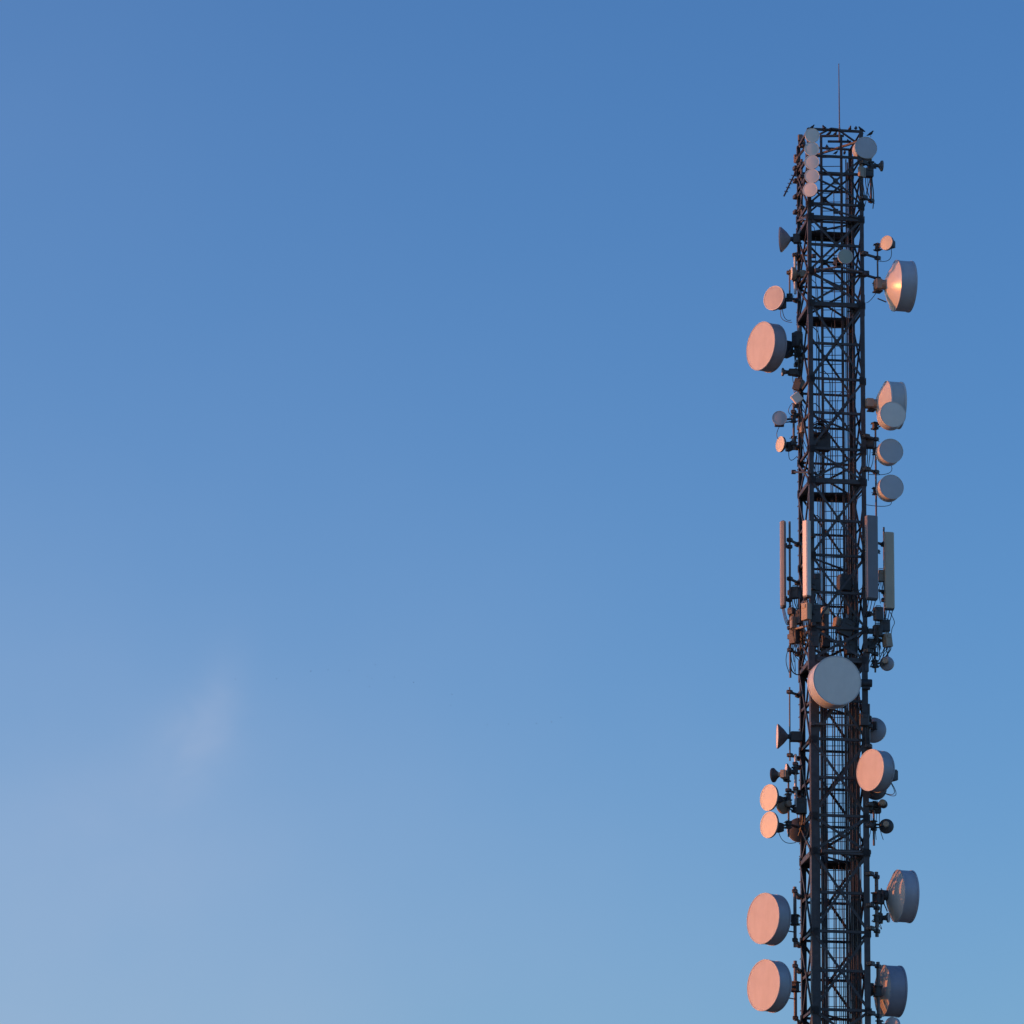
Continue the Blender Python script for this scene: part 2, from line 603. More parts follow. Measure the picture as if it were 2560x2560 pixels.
# feeder cables, each on its own
FC = [(-.36, .40, 560), (-.32, .42, 700), (-.285, .38, 820), (-.25, .40, 1010), (-.36, .1, 1500), (-.30, .12, 1560), (-.15, .5, 1180),
      (-.02, .5, 930), (.03, .5, 760), (.155, .52, 980), (.20, .5, 1310), (.24, .55, 1700), (.37, .2, 600), (.41, .22, 470),
      (.46, .15, 860), (.52, .1, 1130), (.60, .05, 1240), (-.45, .3, 1590), (.64, -.2, 1330), (.30, -.15, 1700), (.02, .6, 1720), (-.22, .2, 1290), (-.18, .3, 1420), (-.26, -.1, 1640), (.58, .3, 1380), (.62, .25, 1470), (.50, -.1, 1560)]
for i, (xx, dd, yt) in enumerate(FC):
    zt_ = P(2081 + xx * 100, yt, dd).z
    pts = []
    zq = .2
    ph = random.random() * 6
    while zq < zt_ - .4:
        pts.append(V(xx + .008 * math.sin(zq * 1.3 + ph), dd + .008 * math.cos(zq * 1.1 + ph), zq))
        zq += .6
    ex = .25 if xx > 0 else -.25
    pts += [V(xx, dd, zt_ - .3), V(xx + ex * .15, dd - .03, zt_ - .1), V(xx + ex * .6, dd - .08, zt_), V(xx + ex, dd - .12, zt_ - .05)]
    o = MB().tube(pts, random.choice((.010, .012, .014)), 6).build('feeder_cable', FEEDER, None, V(xx, dd, 0))
    o.location = V(xx, dd, 0)
    o['label'] = 'thin dark feeder cable running vertically inside the lattice tower'
    o['category'] = 'cable'
    o['group'] = 'feeder cables inside the tower'

# concrete footing
f = thing('concrete_footing', 'square concrete block under the steel lattice tower', 'footing', BASE)
MB().box(V(0, 0, .15), (2.6, 2.6, .3), Matrix.Rotation(R(11.3) - VA, 3, 'Z'), .03).build('block', CONC, f, BASE)

# lightning rod
rb = P(2099, 352, .05)
rt = P(2097, 159, .05)
lr = thing('lightning_rod', 'thin upright lightning rod rising above the tower top', 'lightning rod', rb)
MB().tube([rb, Vector((rb.x, rb.y, rb.z + .35))], .028, 8).build('base_tube', POLE, lr, rb)
MB().tube([Vector((rb.x, rb.y, rb.z + .3)), rb.lerp(rt, .6), rt], [.017, .014, .010], 8).build('rod', POLE, lr, rb)
MB().bar(rb + Vector((-.3, .06, 0)), rb + Vector((.3, .06, 0)), .05, .05).build('bracket', BRACK, lr, rb)

# ------------------------------------------------------------------ poles
def loop_cable(a, b, sag, n=10, side=Vector((0, 0, 0))):
    a, b = Vector(a), Vector(b)
    pts = []
    for i in range(n + 1):
        t = i / n
        p = a.lerp(b, t)
        k_ = 4 * t * (1 - t)
        pts.append(p + Vector((0, 0, -sag * k_)) + side * k_)
    return pts


def pole(px, y0, y1, d, r_, label, arms=(), corner=None, name='mounting_pole', material=POLE, cat='pole', group='mounting poles on the tower', px1=None, cap=False):
    a, b = P(px, y0, d), P(px if px1 is None else px1, y1, d)
    b = Vector((a.x if px1 is None else b.x, a.y, b.z))
    t = thing(name, label, cat, b, 0, group)
    m = MB().tube([b, a], r_, 12)
    if cap:
        m.tube([a, a + Vector((0, 0, .03))], [r_ * 1.15, r_ * .6], 12)
    m.build('tube', material, t, b)
    for y in arms:
        q = P(px, y, d)
        q = Vector((a.x, a.y, q.z))
        L_ = leg(corner, y)
        L_ = Vector((L_.x, L_.y, q.z + .02))
        m = MB()
        m.bar(q, L_, .05, .05)
        dv = (L_ - q).normalized()
        m.box(q, (.13, .13, .09), Matrix.Rotation(math.atan2(dv.y, dv.x), 3, 'Z'), .015)
        m.box(L_, (.17, .17, .10), Matrix.Rotation(math.atan2(dv.y, dv.x), 3, 'Z'), .015)
        for s in (-1, 1):
            m.tube([q + Vector((0, 0, .03 * s)) - dv * .12, q + Vector((0, 0, .03 * s)) + dv * .14], .009, 6)
            m.tube([L_ + Vector((0, 0, .03 * s)) - dv * .16, L_ + Vector((0, 0, .03 * s)) + dv * .13], .009, 6)
        m.build('standoff_arm', BRACK, t, b)
    return t


pole(2177, 398, 508, -.45, .03, 'short dark pole below the top right dish, held by two arms', (415, 502), 1)
pole(2193.5, 612, 700, -.35, .022, 'thin grey pole carrying the small tan dish on the right', (645, 697), 1)
pole(1974, 674, 752, .35, .022, 'reddish sunlit pole above the upper left round pink dish', (682, 744), 3)
pole(1987.5, 632, 735, .30, .034, 'pale pole beside the sunlit edge-on dish on the upper left', (638, 700), 3, material=PALE)
pole(1999, 815, 925, .35, .05, 'thick dark pole behind the big pink drum dish on the upper left', (835, 905), 3)
pole(2188.6, 1070, 1384, -.45, .024, 'long dark pole carrying the two grey drum dishes on the right', (1098, 1180, 1379), 1)
pole(1984, 1008, 1125, .25, .03, 'short pole on the left leg with the small round dishes beside it', (1030, 1110), 3, material=POLE)
pole(1974, 1304, 1694, .15, .028, 'tall dark pole behind the leftmost panel antenna', (1350, 1447, 1570, 1625), 3)
pole(2209.5, 1318, 1560, -.25, .024, 'dark pole beside the rightmost grey panel antenna', (1362, 1480), 1)
pole(2187.5, 1590, 1681, -.40, .024, 'short dark pole carrying the back-turned little dish on the right', (1635,), 1)
pole(1974, 1718, 1902, .20, .019, 'slim upright antenna mast left of the tower below the big round dish', (1730, 1888), 3, name='whip_antenna', cat='antenna', group='antenna masts on the left leg')
pole(1988.6, 1888, 2018, .15, .034, 'white stick antenna clamped on the left leg above the two glowing dishes', (1910, 1972), 3, name='stick_antenna', cat='antenna', material=PALE, group='antenna masts on the left leg', cap=True)
pole(1971, 1942, 2092, .05, .024, 'dark pole behind the pair of glowing round dishes on the left', (1976, 2060), 3)
pole(2184, 2010, 2114, -.30, .028, 'dark pole hanging below the pair of small back-turned dishes on the right', (2020, 2072), 1)
pole(1987, 2217, 2368, -.22, .042, 'thick dark pole behind the upper of the two large bottom left dishes', (2228, 2350), 3)
pole(1988, 2402, 2552, -.22, .042, 'thick dark pole behind the lower of the two large bottom left dishes', (2415, 2545), 3)
pole(2191, 2180, 2342, -.35, .045, 'thick dark pole beside the big grey drum low on the right', (2192, 2270, 2328), 1)
pole(2195, 2405, 2556, -.35, .045, 'thick dark pole beside the orange-patched drum at the bottom right', (2416, 2540), 1)
pole(2172, 1760, 1885, -.52, .03, 'dark pole on the right leg beside the half-hidden disc', (1800, 1870), 1)

# ------------------------------------------------------------------ dishes
DG = 'microwave dishes on the tower'


def dish(label, px, py, d, r_, phi, L=0.0, kind='drum', face=RADOME, shell=SHROUD, refl=REFL, anchor=None, odu=None, cable=None,
         rim=RIM, cone=None, hubr=None, dome=.012, tilt=0.0, strut=False, name='microwave_dish'):
    loc = P(px, py, d)
    th = R(phi) - VA
    t = thing(name, label, 'dish antenna', loc, th, DG)
    inv = Matrix.Rotation(-th, 3, 'Z')
    hubr = hubr or max(.05, r_ * .2)
    # radome face
    prof = [(0, -dome), (r_ * .35, -dome * .85), (r_ * .7, -dome * .5), (r_ * .93, -dome * .1), (r_ * .975, 0.0)]
    MB().lathe(prof + [(r_ * .975, .012), (0, .012)]).build('radome', face, t)
    yb = L
    if kind == 'drum':
        s = MB().lathe([(r_ * .975, .003), (r_ * 1.0, .003), (r_ * 1.0, L), (r_ * .93, L), (r_ * .93, .02), (r_ * .975, .003)]).build('shroud', shell, t)
        rm = MB().lathe([(r_ * 1.001, -.004), (r_ * 1.022, -.004), (r_ * 1.022, .035), (r_ * 1.001, .035), (r_ * 1.001, -.004)])
        rm.lathe([(r_ * 1.001, L - .03), (r_ * 1.02, L - .03), (r_ * 1.02, L + .01), (r_ * 1.001, L + .01), (r_ * 1.001, L - .03)])
        rm.build('rim', rim if shell is SHROUD_L else shell, s)
        MB().lathe([(r_ * .985, -.007), (r_ * 1.0, -.007), (r_ * 1.0, .002), (r_ * .985, .002), (r_ * .985, -.007)]).build('edge_band', rim, s)
        cd = cone if cone is not None else r_ * .42
        pr = [(r_ * .985, L - .004), (r_ * .985, L + .006)]
        for i in range(1, 8):
            q = 1 - i / 7
            rr = hubr + (r_ * .97 - hubr) * q
            pr.append((rr, L + cd * (1 - (rr / r_) ** 1.6)))
        yb = pr[-1][1]
        pr += [(0, yb)]
        rf = MB().lathe(pr).build('reflector', refl, t)
    elif kind == 'cone':
        cd = cone or r_ * .75
        MB().lathe([(r_ * .978, .004), (r_ * 1.0, -.004), (r_ * 1.0, .03), (r_ * .97, .04), (r_ * .6, cd * .62), (hubr, cd), (hubr * .9, cd + .02), (0, cd + .02)]).build('reflector', shell, t)
        yb = cd
    else:                                  # thin dish
        cd = cone or r_ * .38
        MB().lathe([(r_ * .978, .004), (r_ * 1.0, -.004), (r_ * 1.015, .02), (r_ * 1.0, L), (r_ * .86, L + cd * .35), (r_ * .5, L + cd * .8), (hubr, L + cd), (0, L + cd)]).build('reflector', shell, t)
        MB().lathe([(r_ * .94, -.008), (r_ * 1.012, -.008), (r_ * 1.012, .01), (r_ * .94, .004), (r_ * .94, -.008)]).build('rim', rim, t)
        yb = L + cd
    # hub
    hl = max(.07, r_ * .18)
    MB().lathe([(0, yb - .01), (hubr, yb - .01), (hubr, yb + hl), (hubr * .7, yb + hl + .02), (0, yb + hl + .02)], 20).build('hub', BRACK if odu is None or odu[0] != 'pale' else RADIO, t)
    ye = yb + hl
    if odu:
        mt, sz, ofs = odu
        mt = {'pale': RADIO, 'dark': RADIO_D, 'round': RADIO}[mt]
        m = MB()
        c = Vector((ofs[0], ye + sz[1] / 2 + ofs[1], ofs[2]))
        if odu[0] == 'round':
            m.lathe([(0, 0), (sz[0] / 2, 0), (sz[0] / 2, sz[1]), (sz[0] / 2 - .015, sz[1] + .012), (0, sz[1] + .012)], 24, (ofs[0], ye + ofs[1], ofs[2]))
        else:
            m.box(c, sz, None, .015)
            for i in range(6):
                m.box(c + Vector((-sz[0] / 2 + sz[0] * (i + .5) / 6, sz[1] / 2 + .012, 0)), (.008, .03, sz[2] * .85))
        o = m.build('radio_unit', mt, t)
        if cable:
            a = c + Vector((0, 0, -sz[2] / 2))
            for j, (dx, dz, sag) in enumerate(cable):
                b = inv @ (P(*dx) - loc)
                MB().tube(loop_cable(a + Vector((.03 * j, 0, 0)), b, sag, 12, Vector((dz, 0, 0))), .0085, 6).build('jumper_cable', RUBBER, o)
    elif cable:
        for j, (dx, dz, sag) in enumerate(cable):
            b = inv @ (P(*dx) - loc)
            MB().tube(loop_cable(Vector((0, ye, -hubr)), b, sag, 12, Vector((dz, 0, 0))), .0085, 6).build('jumper_cable', RUBBER, t)
    if anchor is not None:
        a = inv @ (P(*anchor) - loc)
        h0 = Vector((0, ye - .02, 0))
        m = MB()
        wd = max(.045, r_ * .1)
        m.bar(h0, a, wd, wd)
        m.bar(h0 + Vector((0, 0, -wd * 1.6)), a + Vector((0, 0, -wd * 1.6)), wd * .5, wd * .6)
        dv = (a - h0)
        ang = math.atan2(dv.y, dv.x)
        rt_ = Matrix.Rotation(ang, 3, 'Z')
        k_ = max(.11, r_ * .26)
        m.box(a, (k_, k_, k_ * 1.7), rt_, .02)
        for s in (-1, 1):
            m.box(a + Vector((0, 0, s * k_ * .7)), (k_ * 1.35, k_ * 1.2, .03), rt_)
            m.tube([a + rt_ @ Vector((-k_, k_ * .4, s * k_ * .5)), a + rt_ @ Vector((k_, k_ * .4, s * k_ * .5))], .008, 6)
        m.box(h0 + dv * .25, (k_ * .7, k_ * .9, k_ * .9), rt_, .02)
        m.build('mount', BRACK, t)
        if strut:
            a2 = a + Vector((0, 0, (-.3 if strut > 0 else .3)))
            MB().tube([Vector((r_ * .6, yb - r_ * .2, -r_ * .5)), a2], .016, 6).build('side_strut', BRACK, t)
    return t


# five little dishes stacked on the near leg
for i, (x, y, ph, lb) in enumerate(((2030.5, 338, 9, 'small grey dish at the very top of the stack of five'),
                                    (2029.5, 372, 4, 'second dish from the top of the stack of five, grey and warm'),
                                    (2029.5, 405, -2, 'middle dish of the stack of five small ones'),
                                    (2030, 440, -4, 'fourth dish from the top in the stack of five'),
                                    (2025, 474, -11, 'pink sunlit dish at the bottom of the stack of five'))):
    dish(lb, x, y, -1.02 - .02 * i, .186, ph, .05, 'thin', RADOME, SHROUD, anchor=(2026, y, -.80), odu=('dark', (.14, .10, .16), (0, 0, 0)), rim=RADOME)

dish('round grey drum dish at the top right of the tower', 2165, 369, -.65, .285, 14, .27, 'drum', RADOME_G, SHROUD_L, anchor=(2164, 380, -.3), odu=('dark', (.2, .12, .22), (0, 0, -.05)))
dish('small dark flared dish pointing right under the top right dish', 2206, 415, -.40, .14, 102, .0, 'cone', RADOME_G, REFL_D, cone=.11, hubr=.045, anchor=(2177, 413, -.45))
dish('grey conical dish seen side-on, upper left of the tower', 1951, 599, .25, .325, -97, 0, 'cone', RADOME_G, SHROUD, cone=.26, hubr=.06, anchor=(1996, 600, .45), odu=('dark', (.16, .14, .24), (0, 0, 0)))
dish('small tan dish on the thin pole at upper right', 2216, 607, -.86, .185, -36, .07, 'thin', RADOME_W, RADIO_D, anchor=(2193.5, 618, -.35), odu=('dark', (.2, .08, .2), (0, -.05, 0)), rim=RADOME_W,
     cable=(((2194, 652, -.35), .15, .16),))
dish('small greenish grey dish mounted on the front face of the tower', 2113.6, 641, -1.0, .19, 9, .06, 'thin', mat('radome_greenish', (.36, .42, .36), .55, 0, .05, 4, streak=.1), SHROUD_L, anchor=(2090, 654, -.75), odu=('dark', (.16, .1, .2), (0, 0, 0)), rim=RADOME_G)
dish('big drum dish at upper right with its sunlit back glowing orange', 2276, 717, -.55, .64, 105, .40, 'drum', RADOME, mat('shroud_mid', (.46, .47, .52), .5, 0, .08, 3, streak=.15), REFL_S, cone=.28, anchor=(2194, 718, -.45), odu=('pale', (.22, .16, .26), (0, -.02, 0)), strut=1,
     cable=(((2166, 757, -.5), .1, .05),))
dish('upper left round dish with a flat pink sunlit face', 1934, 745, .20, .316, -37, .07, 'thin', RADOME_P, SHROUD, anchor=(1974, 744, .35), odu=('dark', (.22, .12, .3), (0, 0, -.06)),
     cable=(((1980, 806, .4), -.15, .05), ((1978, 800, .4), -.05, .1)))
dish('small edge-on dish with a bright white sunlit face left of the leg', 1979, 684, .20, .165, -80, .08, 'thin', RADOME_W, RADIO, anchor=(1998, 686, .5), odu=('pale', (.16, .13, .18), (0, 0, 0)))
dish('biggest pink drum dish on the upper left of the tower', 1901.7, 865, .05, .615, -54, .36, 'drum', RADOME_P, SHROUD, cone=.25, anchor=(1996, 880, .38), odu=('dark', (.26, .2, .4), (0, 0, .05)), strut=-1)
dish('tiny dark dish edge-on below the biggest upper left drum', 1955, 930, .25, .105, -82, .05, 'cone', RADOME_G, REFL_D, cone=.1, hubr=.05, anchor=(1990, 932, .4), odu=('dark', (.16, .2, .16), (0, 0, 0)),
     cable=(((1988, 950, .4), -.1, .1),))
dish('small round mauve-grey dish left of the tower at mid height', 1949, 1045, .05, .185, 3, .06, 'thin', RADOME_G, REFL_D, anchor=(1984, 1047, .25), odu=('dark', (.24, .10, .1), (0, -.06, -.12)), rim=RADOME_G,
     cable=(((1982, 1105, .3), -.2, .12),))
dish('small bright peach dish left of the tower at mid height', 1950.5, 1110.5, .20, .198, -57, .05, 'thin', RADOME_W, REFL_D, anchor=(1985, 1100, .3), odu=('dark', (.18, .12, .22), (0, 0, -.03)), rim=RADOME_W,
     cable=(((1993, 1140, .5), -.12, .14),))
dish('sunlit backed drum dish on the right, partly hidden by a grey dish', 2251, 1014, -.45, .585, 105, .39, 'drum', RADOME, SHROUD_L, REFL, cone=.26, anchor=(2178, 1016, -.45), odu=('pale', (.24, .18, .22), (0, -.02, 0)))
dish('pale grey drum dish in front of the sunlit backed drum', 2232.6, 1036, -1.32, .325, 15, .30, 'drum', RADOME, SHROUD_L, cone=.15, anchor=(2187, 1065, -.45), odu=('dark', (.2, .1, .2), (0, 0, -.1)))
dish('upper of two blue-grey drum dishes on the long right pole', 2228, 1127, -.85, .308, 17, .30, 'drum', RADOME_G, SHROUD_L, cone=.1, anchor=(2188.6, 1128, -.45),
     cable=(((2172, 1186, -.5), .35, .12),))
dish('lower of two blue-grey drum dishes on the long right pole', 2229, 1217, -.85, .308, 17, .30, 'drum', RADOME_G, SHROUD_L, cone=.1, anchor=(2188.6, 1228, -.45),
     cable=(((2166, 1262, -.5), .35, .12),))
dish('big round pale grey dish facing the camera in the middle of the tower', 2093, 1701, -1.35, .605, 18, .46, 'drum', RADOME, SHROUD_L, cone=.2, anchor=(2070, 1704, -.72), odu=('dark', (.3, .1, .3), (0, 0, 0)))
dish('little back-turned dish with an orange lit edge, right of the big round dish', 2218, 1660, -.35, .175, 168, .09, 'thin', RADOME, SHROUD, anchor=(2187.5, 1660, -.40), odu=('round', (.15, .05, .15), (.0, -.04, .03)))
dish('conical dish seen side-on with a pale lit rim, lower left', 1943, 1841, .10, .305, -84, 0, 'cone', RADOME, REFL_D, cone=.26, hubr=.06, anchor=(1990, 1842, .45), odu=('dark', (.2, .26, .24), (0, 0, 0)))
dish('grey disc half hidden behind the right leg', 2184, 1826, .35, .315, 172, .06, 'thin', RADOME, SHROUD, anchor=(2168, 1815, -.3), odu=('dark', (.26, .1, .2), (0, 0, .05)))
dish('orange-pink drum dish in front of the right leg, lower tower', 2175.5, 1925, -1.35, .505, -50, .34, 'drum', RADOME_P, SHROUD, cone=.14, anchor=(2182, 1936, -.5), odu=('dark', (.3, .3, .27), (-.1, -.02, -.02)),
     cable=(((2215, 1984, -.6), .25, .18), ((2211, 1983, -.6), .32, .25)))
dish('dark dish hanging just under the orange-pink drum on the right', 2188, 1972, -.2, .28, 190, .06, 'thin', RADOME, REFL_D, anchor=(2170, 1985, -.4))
dish('dark flared little dish pointing left above the two glowing dishes', 1932, 1938, -.05, .18, -112, 0, 'cone', RADOME_G, RADIO_D, cone=.16, hubr=.06, anchor=(1968, 1945, .05), odu=('pale', (.2, .12, .2), (0, 0, 0)))
dish('edge-on dish with a pale lit face beside the white stick antenna', 1965, 1929, .1, .20, -80, .0, 'cone', RADOME, RADIO_D, cone=.14, hubr=.06, anchor=(1988.6, 1926, .15))
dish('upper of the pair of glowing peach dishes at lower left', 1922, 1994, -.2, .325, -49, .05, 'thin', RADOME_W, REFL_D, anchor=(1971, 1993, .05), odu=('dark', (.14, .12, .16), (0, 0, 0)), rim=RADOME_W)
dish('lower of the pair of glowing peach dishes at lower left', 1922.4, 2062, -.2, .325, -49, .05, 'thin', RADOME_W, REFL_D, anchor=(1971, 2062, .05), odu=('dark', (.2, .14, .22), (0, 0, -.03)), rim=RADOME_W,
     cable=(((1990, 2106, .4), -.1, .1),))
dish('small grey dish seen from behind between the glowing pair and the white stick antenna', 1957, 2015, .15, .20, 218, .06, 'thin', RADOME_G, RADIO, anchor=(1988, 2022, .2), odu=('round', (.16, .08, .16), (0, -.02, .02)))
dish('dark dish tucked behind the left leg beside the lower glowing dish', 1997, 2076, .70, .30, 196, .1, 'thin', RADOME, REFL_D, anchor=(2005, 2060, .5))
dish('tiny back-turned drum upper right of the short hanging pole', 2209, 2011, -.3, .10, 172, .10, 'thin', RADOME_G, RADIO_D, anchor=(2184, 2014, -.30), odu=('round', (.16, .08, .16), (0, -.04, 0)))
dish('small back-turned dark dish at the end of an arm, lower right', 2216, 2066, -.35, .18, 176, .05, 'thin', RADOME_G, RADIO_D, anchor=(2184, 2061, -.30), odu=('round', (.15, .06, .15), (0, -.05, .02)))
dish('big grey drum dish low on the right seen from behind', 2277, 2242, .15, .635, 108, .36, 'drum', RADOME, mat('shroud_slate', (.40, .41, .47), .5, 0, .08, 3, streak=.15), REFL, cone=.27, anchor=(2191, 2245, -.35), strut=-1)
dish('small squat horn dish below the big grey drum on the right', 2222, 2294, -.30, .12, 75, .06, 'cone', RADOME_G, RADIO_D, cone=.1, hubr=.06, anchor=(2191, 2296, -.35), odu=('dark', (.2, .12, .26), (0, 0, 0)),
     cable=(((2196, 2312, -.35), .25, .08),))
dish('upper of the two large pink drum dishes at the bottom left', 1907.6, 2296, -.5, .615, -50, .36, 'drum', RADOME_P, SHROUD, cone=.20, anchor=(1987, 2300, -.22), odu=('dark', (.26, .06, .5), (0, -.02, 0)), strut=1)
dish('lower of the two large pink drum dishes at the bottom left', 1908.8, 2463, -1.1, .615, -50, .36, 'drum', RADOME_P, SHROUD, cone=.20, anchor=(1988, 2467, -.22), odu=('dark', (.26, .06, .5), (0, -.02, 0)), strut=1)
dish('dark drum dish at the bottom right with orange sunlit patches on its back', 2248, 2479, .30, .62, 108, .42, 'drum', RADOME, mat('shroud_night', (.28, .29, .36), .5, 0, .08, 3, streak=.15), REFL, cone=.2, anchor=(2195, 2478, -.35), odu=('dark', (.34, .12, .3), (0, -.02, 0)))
dish('small grey dish cut by the bottom edge under the dark drum', 2229, 2562, -.35, .19, -35, .1, 'thin', RADOME_G, SHROUD, anchor=(2198, 2560, -.35))

# tilted square flat antenna on the mid-left
loc = P(1992, 995, .05)
sq = thing('flat_panel_antenna', 'small square pale antenna tilted on its corner, left of the tower', 'antenna', loc, R(9) - VA)
rot = Matrix.Rotation(R(-38), 3, 'Y')
MB().box((0, 0, 0), (.25, .07, .25), rot, .02).build('radome', RADOME, sq)
MB().box((0, .07, 0), (.17, .07, .17), rot, .01).build('back_box', RADIO, sq)
inv = Matrix.Rotation(-(R(9) - VA), 3, 'Z')
a = inv @ (P(1990, 1014, .25) - loc)
MB().bar(Vector((0, .1, -.02)), a, .05, .05).box(a, (.12, .12, .1), None, .01).build('mount', BRACK, sq)
b = inv @ (P(1984, 1040, .2) - loc)
MB().tube(loop_cable(Vector((-.1, .03, -.12)), b, .05, 10, Vector((-.12, 0, 0))), .008, 6).build('jumper_cable', RUBBER, sq)

# ------------------------------------------------------------------ panel antennas
PG = 'panel antennas around the tower'


def panel(label, px, y0, y1, d, wdt, dep, phi, face, anchors, poled, bev=.03):
    top, bot = P(px, y0, d), P(px, y1, d)
    h = (top.z - bot.z)
    c = Vector((bot.x, bot.y, bot.z))
    th = R(phi) - VA
    t = thing('panel_antenna', label, 'panel antenna', c, th, PG)
    m = MB().box((0, 0, h / 2), (wdt, dep, h), None, bev)
    m.build('radome', face, t)
    MB().box((0, 0, -.012), (wdt * .86, dep * .8, .05), None, .01).build('end_cap', RADIO_D, t)
    inv_ = Matrix.Rotation(-th, 3, 'Z')
    for y in anchors:
        a_ = inv_ @ (P(poled[0], y, poled[1]) - c)
        s_ = Vector((0, dep / 2, a_.z))
        m = MB()
        m.bar(s_, a_, .05, .06)
        m.box(a_, (.12, .12, .09), None, .015)
        m.box(s_, (.14, .04, .12))
        m.build('tilt_bracket', BRACK, t)
    for j in range(3):
        x = -wdt * .3 + wdt * .3 * j
        q = inv_ @ (P(poled[0] + 4 * j - 4, y1 + 45, poled[1]) - c)
        MB().tube(loop_cable(Vector((x, 0, -.03)), q, .12, 10), .011, 6).build('jumper_cable', RUBBER, t)
    return t


panel('leftmost slim rounded panel antenna with a rosy lit side', 1958, 1302, 1517, .05, .19, .13, -66, mat('panel_rosy', (.30, .275, .25), .5, 0, .06, 3, streak=.1), (1367, 1500), (1974, .15), .05)
panel('panel antenna with a bright pink sunlit side in front of the near leg', 2017.5, 1302, 1491, -1.0, .18, .155, -47, RADOME, (1340, 1470), (2032, -.8), .025)
panel('dark slate panel antenna in front of the right leg', 2180, 1290, 1497, -.95, .30, .15, 20, PANEL_D, (1320, 1470), (2164, -.56), .02)
panel('rightmost grey panel antenna hung away from the tower', 2224, 1331, 1522, -.35, .245, .12, 12, PANEL, (1360, 1500), (2209.5, -.2), .02)

# ------------------------------------------------------------------ remote radio units and boxes
RG = 'radio boxes on the tower'


def radio(label, px, py, d, sz, phi, material=RADIO_D, roll=0.0, anchor=None, cables=3, drop=.6):
    c = P(px, py, d)
    th = R(phi) - VA
    t = thing('radio_unit', label, 'radio box', c, th, RG)
    rt_ = Matrix.Rotation(R(roll), 3, 'Y')
    MB().box((0, 0, 0), sz, rt_, .018).build('housing', material, t)
    m = MB()
    for i in range(9):
        x = -sz[0] / 2 + sz[0] * (i + .5) / 9
        m.box(rt_ @ Vector((x, sz[1] / 2 + .014, 0)), (.007, .032, sz[2] * .9), rt_)
    m.build('cooling_fins', material, t)
    m = MB()
    m.box(rt_ @ Vector((0, -sz[1] / 2 - .008, sz[2] * .28)), (sz[0] * .5, .016, sz[2] * .2), rt_, .004)
    m.tube([rt_ @ Vector((-.06, -.01, sz[2] / 2)), rt_ @ Vector((-.06, -.01, sz[2] / 2 + .04)), rt_ @ Vector((.06, -.01, sz[2] / 2 + .04)), rt_ @ Vector((.06, -.01, sz[2] / 2))], .009, 6)
    m.build('handle', material, t)
    inv_ = Matrix.Rotation(-th, 3, 'Z')
    if anchor:
        a_ = inv_ @ (P(*anchor) - c)
        MB().bar(Vector((0, sz[1] / 2, 0)), a_, .05, .07).box(a_, (.12, .12, .12), None, .01).build('mount', BRACK, t)
    for j in range(cables + 2):
        x = -sz[0] * .38 + sz[0] * .76 * j / (cables + 1)
        dp = drop * random.uniform(.7, 1.35)
        e_ = Vector((x * .6 + random.uniform(-.16, .16), .12 + random.uniform(0, .12), -sz[2] / 2 - dp))
        a0 = rt_ @ Vector((x, 0, -sz[2] / 2))
        b1 = Vector((x + random.uniform(-.10, .10), random.uniform(-.06, .06), -sz[2] / 2 - dp * .45))
        pts = [a0 * (1 - q) ** 3 + 3 * (a0 - Vector((0, 0, dp * .3))) * (1 - q) ** 2 * q + 3 * b1 * (1 - q) * q * q + e_ * q ** 3 for q in [k_ / 8 for k_ in range(9)]]
        MB().tube(pts, random.choice((.009, .011, .013)), 6).build('cable', RUBBER, t)
    return t


radio('orange sunlit radio box below the bright pink panel antenna', 2014.5, 1529, -.95, (.24, .12, .44), -48, RADIO, 0, (2024, 1520, -.8))
radio('dark radio box left of the orange sunlit one', 1995, 1543, .0, (.22, .16, .36), -30, RADIO_D, 0, (1985, 1540, .4))
radio('narrow radio box with a lit side on the leftmost pole', 1982, 1556, -.05, (.12, .12, .30), -60, RADIO, 0, (1976, 1556, .15), 1)
radio('dark radio box low on the leftmost pole', 1985, 1592, .05, (.24, .14, .36), -40, RADIO_D, 0, (1976, 1592, .15), 3)
radio('brownish radio box between the leftmost pole and the left leg', 1988, 1482, .15, (.22, .14, .30), -25, RADIO_D, 0, (1976, 1482, .2), 2)
radio('large dark radio box with a lit left side inside the right half of the tower', 2110, 1458, -.45, (.30, .24, .40), 24, RADIO_D, 0, (2126, 1458, .0), 3)
radio('slanted dark radio box inside the tower above the big round dish', 2116, 1570, -.5, (.34, .16, .42), 15, RADIO_D, 22, (2135, 1560, -.1), 3)
radio('radio box with a warm lit flank left of the slanted one', 2094, 1556, -.3, (.16, .16, .24), 30, RADIO, 10, (2104, 1556, .0), 2)
radio('dark radio box low beside the far leg above the big round dish', 2126, 1620, -.4, (.28, .16, .34), 20, RADIO_D, 0, (2136, 1620, .1), 2)
radio('dark radio box below the slate panel on the right', 2196, 1535, -.75, (.22, .16, .34), 20, RADIO_D, 0, (2172, 1535, -.54), 3)
radio('cluttered dark radio box below the rightmost panel', 2212, 1565, -.45, (.24, .18, .30), 12, RADIO_D, 0, (2209.5, 1556, -.25), 3)
radio('lower dark radio box in the cluster right of the right leg', 2194, 1577, -.55, (.22, .16, .28), 15, RADIO_D, 0, (2176, 1578, -.54), 3, .35)
radio('rounded grey-brown radio box at the bottom of the right cluster', 2219, 1601, -.5, (.20, .16, .34), 35, RADIO, -8, (2192, 1600, -.4), 2, .3)
radio('dark radio box fixed high on the near leg behind the pink panel', 2040, 1456, -.7, (.20, .14, .44), 10, RADIO_D, 0, (2030, 1456, -.75), 3)
